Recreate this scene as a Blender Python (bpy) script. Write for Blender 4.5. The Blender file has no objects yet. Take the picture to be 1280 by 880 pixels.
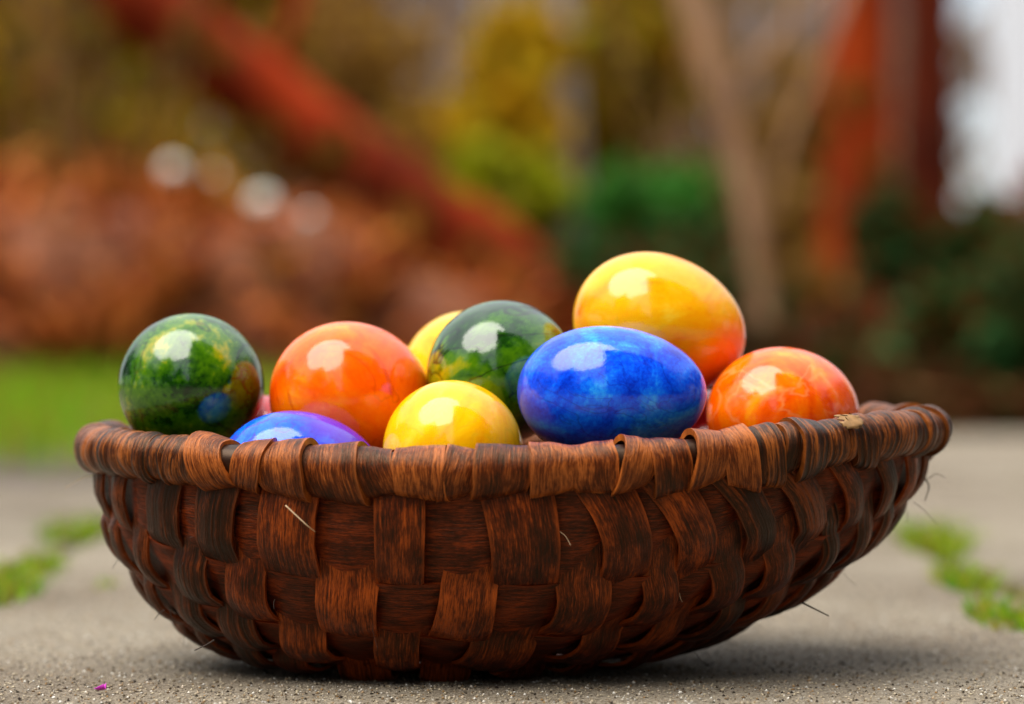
import bpy, bmesh, math, random
import numpy as np
from mathutils import Vector, Matrix, Euler, noise

R = math.radians
random.seed(7)
scene = bpy.context.scene
COL = scene.collection

# ------------------------------------------------------------------ camera
CAM_D, CAM_H, FPX = 1.03, 0.114, 3556.0
cam_data = bpy.data.cameras.new('camera')
cam_data.lens = 100.0
cam_data.sensor_width = 36.0
cam_data.clip_start = 0.02
cam_data.clip_end = 500.0
cam_data.dof.use_dof = True
cam_data.dof.focus_distance = 0.953
cam_data.dof.aperture_fstop = 5.6
cam = bpy.data.objects.new('camera', cam_data)
COL.objects.link(cam)
cam.location = (0.0, -CAM_D, CAM_H)
cam.rotation_euler = (R(90), 0, 0)
scene.camera = cam

# ------------------------------------------------------------------ sky, sun, exposure
SUN_DIR = Vector((-0.32, -0.34, 1.0)).normalized()
SUN_EL = math.asin(SUN_DIR.z)
SUN_AZ = math.atan2(SUN_DIR.x, SUN_DIR.y)
world = bpy.data.worlds.new('World')
scene.world = world
world.use_nodes = True
wn = world.node_tree
for n in list(wn.nodes):
    wn.nodes.remove(n)
w_out = wn.nodes.new('ShaderNodeOutputWorld')
w_bg = wn.nodes.new('ShaderNodeBackground')
w_sky = wn.nodes.new('ShaderNodeTexSky')
w_sky.sky_type = 'NISHITA'
w_sky.sun_disc = False
w_sky.sun_elevation = SUN_EL
w_sky.sun_rotation = SUN_AZ
w_sky.air_density = 1.0
w_sky.dust_density = 1.5
w_sky.ozone_density = 1.0
w_tc = wn.nodes.new('ShaderNodeTexCoord')
w_noise = wn.nodes.new('ShaderNodeTexNoise')
w_noise.inputs['Scale'].default_value = 2.2
w_noise.inputs['Detail'].default_value = 6
w_noise.inputs['Distortion'].default_value = 0.4
w_ramp = wn.nodes.new('ShaderNodeValToRGB')
w_ramp.color_ramp.elements[0].position = 0.36
w_ramp.color_ramp.elements[0].color = (0.55, 0.55, 0.55, 1)
w_ramp.color_ramp.elements[1].position = 0.66
w_ramp.color_ramp.elements[1].color = (0.95, 0.95, 0.95, 1)
w_mix = wn.nodes.new('ShaderNodeMixRGB')
w_mix.inputs['Color2'].default_value = (9.0, 9.2, 9.4, 1)
wn.links.new(w_tc.outputs['Generated'], w_noise.inputs['Vector'])
wn.links.new(w_noise.outputs['Fac'], w_ramp.inputs['Fac'])
wn.links.new(w_ramp.outputs['Color'], w_mix.inputs['Fac'])
w_sep = wn.nodes.new('ShaderNodeSeparateXYZ')
wn.links.new(w_tc.outputs['Generated'], w_sep.inputs['Vector'])
w_el = wn.nodes.new('ShaderNodeMapRange')          # CIE overcast sky: the zenith is three times as bright as the horizon
w_el.inputs['To Min'].default_value = 0.36
w_el.inputs['To Max'].default_value = 1.35
wn.links.new(w_sep.outputs['Z'], w_el.inputs['Value'])
w_mul = wn.nodes.new('ShaderNodeVectorMath'); w_mul.operation = 'SCALE'
w_mul.inputs[0].default_value = (9.0, 9.3, 9.6)
wn.links.new(w_el.outputs['Result'], w_mul.inputs['Scale'])
wn.links.new(w_mul.outputs[0], w_mix.inputs['Color2'])
wn.links.new(w_sky.outputs['Color'], w_mix.inputs['Color1'])
wn.links.new(w_mix.outputs['Color'], w_bg.inputs['Color'])
w_bg.inputs['Strength'].default_value = 0.050
wn.links.new(w_bg.outputs['Background'], w_out.inputs['Surface'])

sun_data = bpy.data.lights.new('sun', 'SUN')
sun_data.energy = 1.5
sun_data.angle = R(58)
sun_data.color = (1.0, 0.95, 0.87)
sun = bpy.data.objects.new('sun', sun_data)
COL.objects.link(sun)
sun.rotation_euler = SUN_DIR.to_track_quat('Z', 'Y').to_euler()

scene.view_settings.view_transform = 'Standard'
scene.view_settings.look = 'None'
scene.view_settings.gamma = 1.0
scene.view_settings.exposure = 1.98
scene.view_settings.use_curve_mapping = False
scene.render.engine = 'CYCLES'
scene.cycles.use_denoising = True
scene.cycles.max_bounces = 5
scene.cycles.diffuse_bounces = 2
scene.cycles.glossy_bounces = 3
scene.cycles.transmission_bounces = 2
scene.cycles.use_adaptive_sampling = False
scene.cycles.sample_clamp_indirect = 8.0

# ------------------------------------------------------------------ helpers
def at(px, py, d):
    """point seen at pixel (px, py) of the 1280x880 photograph at distance d from the camera"""
    return Vector(((px - 640) * d / FPX, d - CAM_D, CAM_H + (440 - py) * d / FPX))

def interp(x, pts):
    if x <= pts[0][0]: return pts[0][1]
    for k in range(1, len(pts)):
        if x <= pts[k][0]:
            a, b = pts[k - 1], pts[k]
            return a[1] + (b[1] - a[1]) * (x - a[0]) / (b[0] - a[0])
    return pts[-1][1]

def smooth(x, a, b):
    t = max(0.0, min(1.0, (x - a) / (b - a)))
    return t * t * (3 - 2 * t)

def link(name, mesh, mat=None, parent=None, smooth_shade=True):
    o = bpy.data.objects.new(name, mesh)
    COL.objects.link(o)
    if mat is not None and len(mesh.materials) == 0:
        mesh.materials.append(mat)
    if parent is not None:
        o.parent = parent
    if smooth_shade and len(mesh.polygons):
        mesh.polygons.foreach_set('use_smooth', [True] * len(mesh.polygons))
    return o

def mesh_from(name, verts, faces, uvs=None, across=None):
    me = bpy.data.meshes.new(name)
    me.from_pydata([tuple(v) for v in verts], [], faces)
    if uvs is not None:
        lay = me.uv_layers.new(name='UVMap')
        idx = np.empty(len(me.loops), dtype=np.int32)
        me.loops.foreach_get('vertex_index', idx)
        arr = np.asarray(uvs, dtype=np.float32)[idx]
        lay.data.foreach_set('uv', arr.ravel())
        if across is not None:                     # 0..1 from one cut edge of a splint to the other
            lay2 = me.uv_layers.new(name='Across')
            arr2 = np.zeros((len(idx), 2), dtype=np.float32)
            arr2[:, 0] = np.asarray(across, dtype=np.float32)[idx]
            lay2.data.foreach_set('uv', arr2.ravel())
    me.update()
    return me

def tag(o, label=None, cat=None, group=None, kind=None):
    if label: o['label'] = label
    if cat: o['category'] = cat
    if group: o['group'] = group
    if kind: o['kind'] = kind
    return o

def empty(name, loc=(0, 0, 0)):
    o = bpy.data.objects.new(name, None)
    o.empty_display_size = 0.02
    COL.objects.link(o)
    o.location = loc
    return o

def tube(points, radii, seg=10, jitter=0.0, cap=True, seed=0):
    """closed tube through points; returns verts, faces"""
    rnd = random.Random(seed)
    pts = [Vector(p) for p in points]
    V, F = [], []
    prev_n = None
    for i, p in enumerate(pts):
        t = (pts[min(i + 1, len(pts) - 1)] - pts[max(i - 1, 0)]).normalized()
        if prev_n is None:
            n = t.orthogonal().normalized()
        else:
            n = (prev_n - t * prev_n.dot(t)).normalized()
        prev_n = n
        b = t.cross(n)
        for k in range(seg):
            a = 2 * math.pi * k / seg
            d = n * math.cos(a) + b * math.sin(a)
            r = radii[i]
            if jitter:
                r *= 1 + jitter * noise.noise((p + d * radii[i]) * (0.9 / max(radii[i], 1e-4))) * 1.6
            V.append(p + d * r)
    for i in range(len(pts) - 1):
        for k in range(seg):
            a, b_ = i * seg + k, i * seg + (k + 1) % seg
            F.append((a, b_, b_ + seg, a + seg))
    if cap:
        F.append(tuple(range(seg - 1, -1, -1)))
        F.append(tuple((len(pts) - 1) * seg + k for k in range(seg)))
    return V, F

# ------------------------------------------------------------------ material helpers
def new_mat(name):
    m = bpy.data.materials.new(name)
    m.use_nodes = True
    nt = m.node_tree
    b = nt.nodes['Principled BSDF']
    return m, nt, b

def nd(nt, kind, **kw):
    n = nt.nodes.new(kind)
    for k, v in kw.items():
        if k in n.inputs:
            n.inputs[k].default_value = v
        else:
            setattr(n, k, v)
    return n

def ramp(nt, stops):
    r = nt.nodes.new('ShaderNodeValToRGB')
    e = r.color_ramp.elements
    while len(e) > 1:
        e.remove(e[-1])
    e[0].position = stops[0][0]; e[0].color = (*stops[0][1], 1)
    for p, c in stops[1:]:
        x = e.new(p); x.color = (*c, 1)
    return r

def mix(nt, fac, c1, c2, mode='MIX'):
    m = nt.nodes.new('ShaderNodeMixRGB')
    m.blend_type = mode
    for sock, v in (('Fac', fac), ('Color1', c1), ('Color2', c2)):
        if isinstance(v, bpy.types.NodeSocket):
            nt.links.new(v, m.inputs[sock])
        elif isinstance(v, (int, float)):
            m.inputs[sock].default_value = v
        else:
            m.inputs[sock].default_value = (*v, 1)
    return m.outputs['Color']

def math_node(nt, op, a, b=None, c=None):
    m = nt.nodes.new('ShaderNodeMath')
    m.operation = op
    for i, v in enumerate((a, b, c)):
        if v is None: continue
        if isinstance(v, bpy.types.NodeSocket):
            nt.links.new(v, m.inputs[i])
        else:
            m.inputs[i].default_value = v
    return m.outputs[0]

def vmath(nt, op, a, b):
    m = nt.nodes.new('ShaderNodeVectorMath')
    m.operation = op
    for i, v in enumerate((a, b)):
        if isinstance(v, bpy.types.NodeSocket):
            nt.links.new(v, m.inputs[i])
        else:
            m.inputs[i].default_value = v
    return m.outputs[0]

def noise_tex(nt, vec, scale, detail=4, rough=0.55, dist=0.0):
    n = nd(nt, 'ShaderNodeTexNoise', Scale=scale, Detail=detail, Roughness=rough, Distortion=dist)
    if vec is not None:
        nt.links.new(vec, n.inputs['Vector'])
    return n.outputs['Fac']

def bump(nt, b, height, strength, dist, prev=None):
    n = nd(nt, 'ShaderNodeBump', Strength=strength, Distance=dist)
    nt.links.new(height, n.inputs['Height'])
    if prev is not None:
        nt.links.new(prev, n.inputs['Normal'])
    nt.links.new(n.outputs['Normal'], b.inputs['Normal'])
    return n.outputs['Normal']

# --- woven wood splint; UV in metres: u along the grain, v across
def splint_mat(name, dark, mid, light, strands, rough=0.34, strand_depth=0.0006, stripe=0.18, edge=0.55):
    m, nt, b = new_mat(name)
    uv = nd(nt, 'ShaderNodeUVMap', uv_map='UVMap').outputs['UV']
    info = nt.nodes.new('ShaderNodeObjectInfo')
    off = nd(nt, 'ShaderNodeCombineXYZ')
    nt.links.new(math_node(nt, 'MULTIPLY', info.outputs['Random'], 37.0), off.inputs['Z'])
    nt.links.new(math_node(nt, 'MULTIPLY', info.outputs['Random'], 3.0), off.inputs['X'])
    base = vmath(nt, 'ADD', uv, off.outputs['Vector'])
    g1 = noise_tex(nt, vmath(nt, 'MULTIPLY', base, (110, 1500, 1)), 1.0, 5, 0.65, 0.4)
    g2 = noise_tex(nt, vmath(nt, 'MULTIPLY', base, (420, 3800, 1)), 1.0, 3, 0.7)
    blotch = noise_tex(nt, vmath(nt, 'MULTIPLY', base, (90, 130, 1)), 1.0, 3, 0.6)
    st = noise_tex(nt, vmath(nt, 'MULTIPLY', base, (6, strands, 1)), 1.0, 1, 0.4)
    fac = math_node(nt, 'ADD', math_node(nt, 'MULTIPLY', g1, 0.55), math_node(nt, 'MULTIPLY', g2, 0.45))
    fac = math_node(nt, 'ADD', fac, math_node(nt, 'MULTIPLY', math_node(nt, 'SUBTRACT', blotch, 0.5), 0.42))
    fac = math_node(nt, 'ADD', fac, math_node(nt, 'MULTIPLY', math_node(nt, 'SUBTRACT', st, 0.5), stripe))
    fac = math_node(nt, 'ADD', fac, math_node(nt, 'MULTIPLY', math_node(nt, 'SUBTRACT', info.outputs['Random'], 0.5), 0.11))
    cr = ramp(nt, [(0.37, dark), (0.50, mid), (0.65, light)])
    nt.links.new(fac, cr.inputs['Fac'])
    # worn, paler cut edges
    ac = nd(nt, 'ShaderNodeUVMap', uv_map='Across').outputs['UV']
    sx = nt.nodes.new('ShaderNodeSeparateXYZ'); nt.links.new(ac, sx.inputs['Vector'])
    ed = math_node(nt, 'ABSOLUTE', math_node(nt, 'SUBTRACT', sx.outputs['X'], 0.5))
    em = nd(nt, 'ShaderNodeMapRange')
    em.inputs['From Min'].default_value = 0.43; em.inputs['From Max'].default_value = 0.495
    nt.links.new(math_node(nt, 'ADD', ed, math_node(nt, 'MULTIPLY', math_node(nt, 'SUBTRACT', blotch, 0.5), 0.12)), em.inputs['Value'])
    col = mix(nt, math_node(nt, 'MULTIPLY', em.outputs['Result'], edge), cr.outputs['Color'], tuple(min(1, c * 1.25) for c in light))
    nt.links.new(col, b.inputs['Base Color'])
    rr = nd(nt, 'ShaderNodeMapRange')
    rr.inputs['To Min'].default_value = rough + 0.18
    rr.inputs['To Max'].default_value = rough - 0.06
    nt.links.new(fac, rr.inputs['Value'])
    nt.links.new(rr.outputs['Result'], b.inputs['Roughness'])
    b.inputs['Specular IOR Level'].default_value = 0.42
    b.inputs['Specular Tint'].default_value = (1.0, 0.66, 0.42, 1)      # amber varnish
    n1 = bump(nt, b, st, 0.9, strand_depth)
    n2 = bump(nt, b, g1, 0.9, 0.0005, n1)
    bump(nt, b, g2, 0.55, 0.00018, n2)
    return m

M = {}
M['splint'] = splint_mat('wide_splint_wood', (0.006, 0.0008, 0.0002), (0.070, 0.0078, 0.0007), (0.34, 0.060, 0.006), 300, 0.26, 0.0004, stripe=0.08, edge=0.4)
M['splint_dark'] = splint_mat('dark_splint_wood', (0.004, 0.0007, 0.0003), (0.028, 0.0038, 0.0006), (0.18, 0.034, 0.005), 700, 0.28, 0.0011, stripe=0.42, edge=0.35)
M['band'] = splint_mat('band_wood', (0.005, 0.0006, 0.0002), (0.058, 0.0056, 0.0005), (0.22, 0.030, 0.003), 200, 0.34, 0.0004, stripe=0.16, edge=0.4)
M['wrap'] = splint_mat('rim_wrap_wood', (0.010, 0.0017, 0.0004), (0.095, 0.0155, 0.0018), (0.40, 0.105, 0.018), 260, 0.28, 0.0004, stripe=0.06, edge=0.45)
M['wrap_strand'] = splint_mat('rim_strand_wood', (0.005, 0.0011, 0.0004), (0.045, 0.0080, 0.0013), (0.28, 0.076, 0.013), 750, 0.28, 0.0012, stripe=0.45, edge=0.35)

def plain_mat(name, col, rough=0.7, var=0.25, scale=40):
    m, nt, b = new_mat(name)
    tc = nt.nodes.new('ShaderNodeTexCoord')
    f = noise_tex(nt, tc.outputs['Object'], scale, 4)
    c = mix(nt, f, tuple(x * (1 - var) for x in col), tuple(min(1, x * (1 + var)) for x in col))
    nt.links.new(c, b.inputs['Base Color'])
    b.inputs['Roughness'].default_value = rough
    return m

def leaf_mat(name, cols, rough=0.6, trans=0.5):
    """colour differs from leaf to leaf"""
    m, nt, b = new_mat(name)
    g = nt.nodes.new('ShaderNodeNewGeometry')
    stops = [((i + 0.5) / len(cols), c) for i, c in enumerate(cols)]
    r = ramp(nt, stops)
    nt.links.new(g.outputs['Random Per Island'], r.inputs['Fac'])
    nt.links.new(r.outputs['Color'], b.inputs['Base Color'])
    b.inputs['Roughness'].default_value = rough
    b.inputs['Specular IOR Level'].default_value = 0.12
    tr = nt.nodes.new('ShaderNodeBsdfTranslucent')
    nt.links.new(r.outputs['Color'], tr.inputs['Color'])
    mx = nt.nodes.new('ShaderNodeMixShader')
    mx.inputs['Fac'].default_value = trans
    nt.links.new(b.outputs['BSDF'], mx.inputs[1])
    nt.links.new(tr.outputs['BSDF'], mx.inputs[2])
    nt.links.new(mx.outputs['Shader'], nt.nodes['Material Output'].inputs['Surface'])
    return m

def bark_mat(name, dark, light, scale=30):
    m, nt, b = new_mat(name)
    tc = nt.nodes.new('ShaderNodeTexCoord')
    f = noise_tex(nt, vmath(nt, 'MULTIPLY', tc.outputs['Object'], (1.0, 1.0, 0.25)), scale, 6, 0.65, 0.5)
    f2 = noise_tex(nt, tc.outputs['Object'], scale * 0.18, 2)
    ff = math_node(nt, 'ADD', math_node(nt, 'MULTIPLY', f, 0.5), math_node(nt, 'MULTIPLY', f2, 0.5))
    r = ramp(nt, [(0.35, dark), (0.62, light)])
    nt.links.new(ff, r.inputs['Fac'])
    nt.links.new(r.outputs['Color'], b.inputs['Base Color'])
    b.inputs['Roughness'].default_value = 0.85
    b.inputs['Specular IOR Level'].default_value = 0.08
    bump(nt, b, f, 0.8, 0.01)
    return m

# ------------------------------------------------------------------ ground, pavement
def ground_material():
    m, nt, b = new_mat('garden_soil')
    tc = nt.nodes.new('ShaderNodeTexCoord')
    f = noise_tex(nt, tc.outputs['Object'], 14, 8, 0.7)
    r = ramp(nt, [(0.3, (0.018, 0.011, 0.006)), (0.55, (0.05, 0.028, 0.013)), (0.75, (0.10, 0.05, 0.02))])
    nt.links.new(f, r.inputs['Fac'])
    nt.links.new(r.outputs['Color'], b.inputs['Base Color'])
    b.inputs['Roughness'].default_value = 0.95
    bump(nt, b, f, 0.8, 0.02)
    return m

gv, gf = [], []
NX, NY = 60, 60
xs = np.sign(np.linspace(-1, 1, NX)) * np.abs(np.linspace(-1, 1, NX)) ** 3 * 200
ys = np.sign(np.linspace(-1, 1, NY)) * np.abs(np.linspace(-1, 1, NY)) ** 3 * 200
for y in ys:
    for x in xs:
        gv.append((x, y, -0.05 + 0.02 * noise.noise(Vector((x * 0.5, y * 0.5, 0)))))
for j in range(NY - 1):
    for i in range(NX - 1):
        a = j * NX + i
        gf.append((a, a + 1, a + NX + 1, a + NX))
ground = link('ground', mesh_from('ground', gv, gf), ground_material())
tag(ground, kind='structure')

def concrete_material():
    m, nt, b = new_mat('concrete_slab')
    tc = nt.nodes.new('ShaderNodeTexCoord')
    info = nt.nodes.new('ShaderNodeObjectInfo')
    geo = nt.nodes.new('ShaderNodeNewGeometry')
    P = geo.outputs['Position']
    grit = noise_tex(nt, P, 480, 3, 0.65)
    fine = noise_tex(nt, P, 1500, 2, 0.6)
    mott = noise_tex(nt, P, 28, 5, 0.6)
    broad = noise_tex(nt, P, 4.5, 4, 0.6)
    r = ramp(nt, [(0.36, (0.03, 0.021, 0.013)), (0.47, (0.33, 0.272, 0.195)), (0.57, (0.48, 0.41, 0.31)), (0.70, (0.78, 0.71, 0.60))])
    f = math_node(nt, 'ADD', math_node(nt, 'MULTIPLY', grit, 0.6), math_node(nt, 'MULTIPLY', fine, 0.4))
    nt.links.new(f, r.inputs['Fac'])
    st = ramp(nt, [(0.32, (0.74, 0.70, 0.66)), (0.56, (1, 1, 1))])
    nt.links.new(mott, st.inputs['Fac'])
    c = mix(nt, 0.6, r.outputs['Color'], st.outputs['Color'], 'MULTIPLY')
    st2 = ramp(nt, [(0.38, (0.58, 0.53, 0.50)), (0.58, (1, 1, 1))])
    nt.links.new(broad, st2.inputs['Fac'])
    c = mix(nt, 0.7, c, st2.outputs['Color'], 'MULTIPLY')
    tone = math_node(nt, 'ADD', math_node(nt, 'MULTIPLY', info.outputs['Random'], 0.20), 0.64)
    hv = nt.nodes.new('ShaderNodeHueSaturation')
    nt.links.new(c, hv.inputs['Color']); nt.links.new(tone, hv.inputs['Value'])
    nt.links.new(hv.outputs['Color'], b.inputs['Base Color'])
    b.inputs['Roughness'].default_value = 0.9
    b.inputs['Specular IOR Level'].default_value = 0.25
    n1 = bump(nt, b, grit, 1.0, 0.0032)
    bump(nt, b, fine, 0.8, 0.0004, n1)
    return m

M['concrete'] = concrete_material()
M['joint'] = plain_mat('joint_earth', (0.055, 0.036, 0.026), 0.95, 0.5, 90)

# the paving: an earth bed with loose-laid slabs
PAVE_Y1 = 4.06 - CAM_D
bm = bmesh.new()
bmesh.ops.create_cube(bm, size=1.0)
bmesh.ops.scale(bm, vec=(7.2, PAVE_Y1 + 1.75, 0.03), verts=bm.verts)
bmesh.ops.translate(bm, vec=(0, (PAVE_Y1 - 1.75) / 2, -0.021), verts=bm.verts)
me = bpy.data.meshes.new('pavement'); bm.to_mesh(me); bm.free()
pavement = link('pavement', me, M['joint'], smooth_shade=False)
tag(pavement, kind='structure')

SLW, SLD, GAP = 0.50, 0.79, 0.011
def slab_mesh():
    bm = bmesh.new()
    bmesh.ops.create_cube(bm, size=1.0)
    bmesh.ops.scale(bm, vec=(SLW - GAP, SLD - GAP, 0.04), verts=bm.verts)
    bmesh.ops.translate(bm, vec=(0, 0, -0.02), verts=bm.verts)
    bmesh.ops.bevel(bm, geom=[e for e in bm.edges], offset=0.004, segments=2, affect='EDGES', profile=0.6)
    me = bpy.data.meshes.new('slab'); bm.to_mesh(me); bm.free()
    me.materials.append(M['concrete'])
    return me
sm = slab_mesh()
rs = random.Random(3)
for i in range(-6, 8):
    for j in range(-2, 4):
        x = -0.26 + SLW * (i + 0.5) - 0.0
        y0 = 0.90 - CAM_D + SLD * j
        yc = y0 + SLD / 2
        if yc + SLD / 2 > PAVE_Y1 + 0.02: continue
        if x < -0.27 and yc + SLD / 2 > 2.48 - CAM_D + 0.02 + 0.0 and yc > 2.48 - CAM_D: continue
        o = bpy.data.objects.new('slab', sm)
        COL.objects.link(o)
        o.parent = pavement
        main = (i == 0 and j == 0)
        o.location = (x, yc, 0.0 if main else rs.uniform(-0.003, 0.001))
        o.rotation_euler = (0, 0, 0 if main else R(rs.uniform(-0.25, 0.25)))

# ------------------------------------------------------------------ loose sand on the slabs
def grains(name, n, x0, x1, y0, y1, s0, s1, mat, seed):
    rg = np.random.default_rng(seed)
    c = np.stack([rg.uniform(x0, x1, n), y0 + (y1 - y0) * rg.random(n) ** 1.9, np.zeros(n)], 1)
    s = s0 + (s1 - s0) * rg.random(n) ** 2.5
    o6 = np.array([(1, 0, 0), (0, 1, 0), (-1, 0, 0), (0, -1, 0), (0, 0, 1), (0, 0, -0.6)], float)
    V = np.repeat(o6[None], n, 0) * (0.7 + 0.6 * rg.random((n, 6, 1)))
    a = rg.uniform(0, 6.28, n)
    ca, sa = np.cos(a)[:, None], np.sin(a)[:, None]
    X = V[:, :, 0] * ca - V[:, :, 1] * sa
    Y = V[:, :, 0] * sa + V[:, :, 1] * ca
    V = np.stack([X, Y, V[:, :, 2] * 0.8], 2) * s[:, None, None] + c[:, None, :]
    V[:, :, 2] += s[:, None] * 0.25
    f8 = np.array([(0, 1, 4), (1, 2, 4), (2, 3, 4), (3, 0, 4), (1, 0, 5), (2, 1, 5), (3, 2, 5), (0, 3, 5)])
    F = (f8[None] + (np.arange(n) * 6)[:, None, None]).reshape(-1, 3)
    me = bpy.data.meshes.new(name)
    me.from_pydata(V.reshape(-1, 3).tolist(), [], F.tolist())
    me.update()
    return link(name, me, mat, smooth_shade=True)
M['sand'] = leaf_mat('sand_grains', [(0.03, 0.022, 0.015), (0.20, 0.15, 0.09), (0.44, 0.37, 0.27), (0.40, 0.33, 0.23), (0.52, 0.44, 0.31), (0.07, 0.05, 0.035), (0.82, 0.78, 0.70), (0.34, 0.20, 0.08), (0.03, 0.02, 0.016)], 0.6, 0.0)
sand = grains('sand', 42000, -0.26, 0.26, 0.875 - CAM_D, 1.40 - CAM_D, 0.00020, 0.00075, M['sand'], 5)
tag(sand, 'fine sandy grit lying on the paving slab around the basket', 'sand', kind='stuff')

# ------------------------------------------------------------------ the basket
A_R, B_R, TUBE = 0.1500, 0.097, 0.0078
RIM_Z = [(-.151, .0800), (-.113, .0780), (-.066, .0755), (-.010, .0748), (.016, .0765), (.055, .0785), (.084, .0820), (.112, .0840), (.136, .0862), (.151, .0862)]
def rim_z(x): 
    return sum(interp(x + dx, RIM_Z) for dx in (-.012, -.006, 0, .006, .012)) / 5
def rim_pt(phi):
    x = A_R * math.sin(phi)
    return Vector((x, -B_R * math.cos(phi), rim_z(x)))
Q = [(0.0, 0.36), (0.02, 0.40), (0.09, 0.545), (0.19, 0.675), (0.30, 0.772), (0.40, 0.838), (0.53, 0.905), (0.66, 0.958), (0.80, 0.985), (1.0, 1.0)]
ZC = [(0, .075), (1, .0360), (2, .0165), (3, .0050), (4, .0012)]
ZE = [(0, .082), (1, .058), (2, .038), (3, .020), (4, .006)]
def hull(phi, s):
    w = abs(math.sin(phi)) ** 3
    zr = rim_z(A_R * math.sin(phi))
    zc = interp(s, ZC) * (1 - w) + interp(s, ZE) * w
    z_top = ZC[0][1] * (1 - w) + ZE[0][1] * w
    f = zc / z_top
    z = f * zr if s < 1 else zc * (zr / z_top * (1 - min(1, (s - 1) / 3)) + min(1, (s - 1) / 3))
    zf = z / zr
    q = interp(zf, Q)
    cx = -0.027 * (1 - zf) ** 2
    return Vector((cx + A_R * q * math.sin(phi), -B_R * q * math.cos(phi), z))
def hull_n(phi, s):
    e = 0.01
    du = hull(phi + e, s) - hull(phi - e, s)
    dv = hull(phi, min(4, s + 0.06)) - hull(phi, max(0, s - 0.06))
    n = dv.cross(du)
    n.normalize()
    c = hull(phi, s) - Vector((-.01, 0, .06))
    if n.dot(c) < 0: n = -n
    return n

basket = empty('basket', (0, 0, 0))
tag(basket, 'dark brown woven wood basket with wrapped rim, heaped with dyed eggs', 'basket')

# stakes: (pixel x at the upper row, width in px) of the ones the photograph shows in front
FRONT = [(207, 38), (236, 40), (272, 46), (303, 48), (360, 62), (428, 70), (495, 56), (585, 68), (648, 80), (718, 64),
         (765, 58), (805, 50), (848, 54), (884, 48), (922, 44), (950, 46), (985, 42)]
stakes = []
for dg in (-88, -82.5, -77, -71.5, -66, -60.5):
    stakes.append((R(dg), 0.0088))
for px, wpx in FRONT:
    dep = 0.95
    for _ in range(3):
        x = (px - 640) * dep / FPX
        sn = max(-0.98, min(0.98, (x + 0.004) / (A_R * 0.955)))
        phi = math.asin(sn)
        dep = CAM_D - B_R * 0.955 * math.cos(phi)
    wm = wpx * dep / FPX
    ds = math.hypot(A_R * math.cos(phi), B_R * math.sin(phi))
    tang = A_R * math.cos(phi) / ds            # foreshortening of the splint's face
    stakes.append((phi, min(0.0245, (1.14 - 0.24 * smooth(px, 690, 860)) * wm / max(0.62, tang))))
last = stakes[-1][0]
nr = 10
for k in range(1, nr + 1):
    stakes.append((last + (R(90) - last) * k / nr, 0.0080 if k < 6 else 0.0072))
nb = 17
start, end = R(90), R(360 - 87)
for k in range(1, nb + 1):
    stakes.append((start + (end - start) * k / (nb + 1), 0.0145))
NS = len(stakes)
assert NS % 2 == 0, NS
OVER0 = 0                                       # the stake at px 207 (index 6) is over in the first row

def stake_phi(phi0, s):
    """stakes keep nearly plumb on the front and lean to the right, like ribs across a boat"""
    if math.cos(phi0) <= 0.0:
        return phi0
    g = 1.75 * (math.exp(-0.5 / 2.1) - math.exp(-s / 2.1))
    c = 0.28 + (0.66 - 0.28) * smooth(math.sin(phi0), -0.3, 0.3)
    return phi0 + g * (c * 0.5 * math.sin(2 * phi0) + 0.11 * math.cos(phi0) ** 2)

def weave(i, s):
    j = int(min(3.999, max(0, s)))
    f = s - j
    sg = 1 if (i + j) % 2 == OVER0 else -1
    return sg, abs(math.sin(math.pi * f)) ** 0.65

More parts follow.
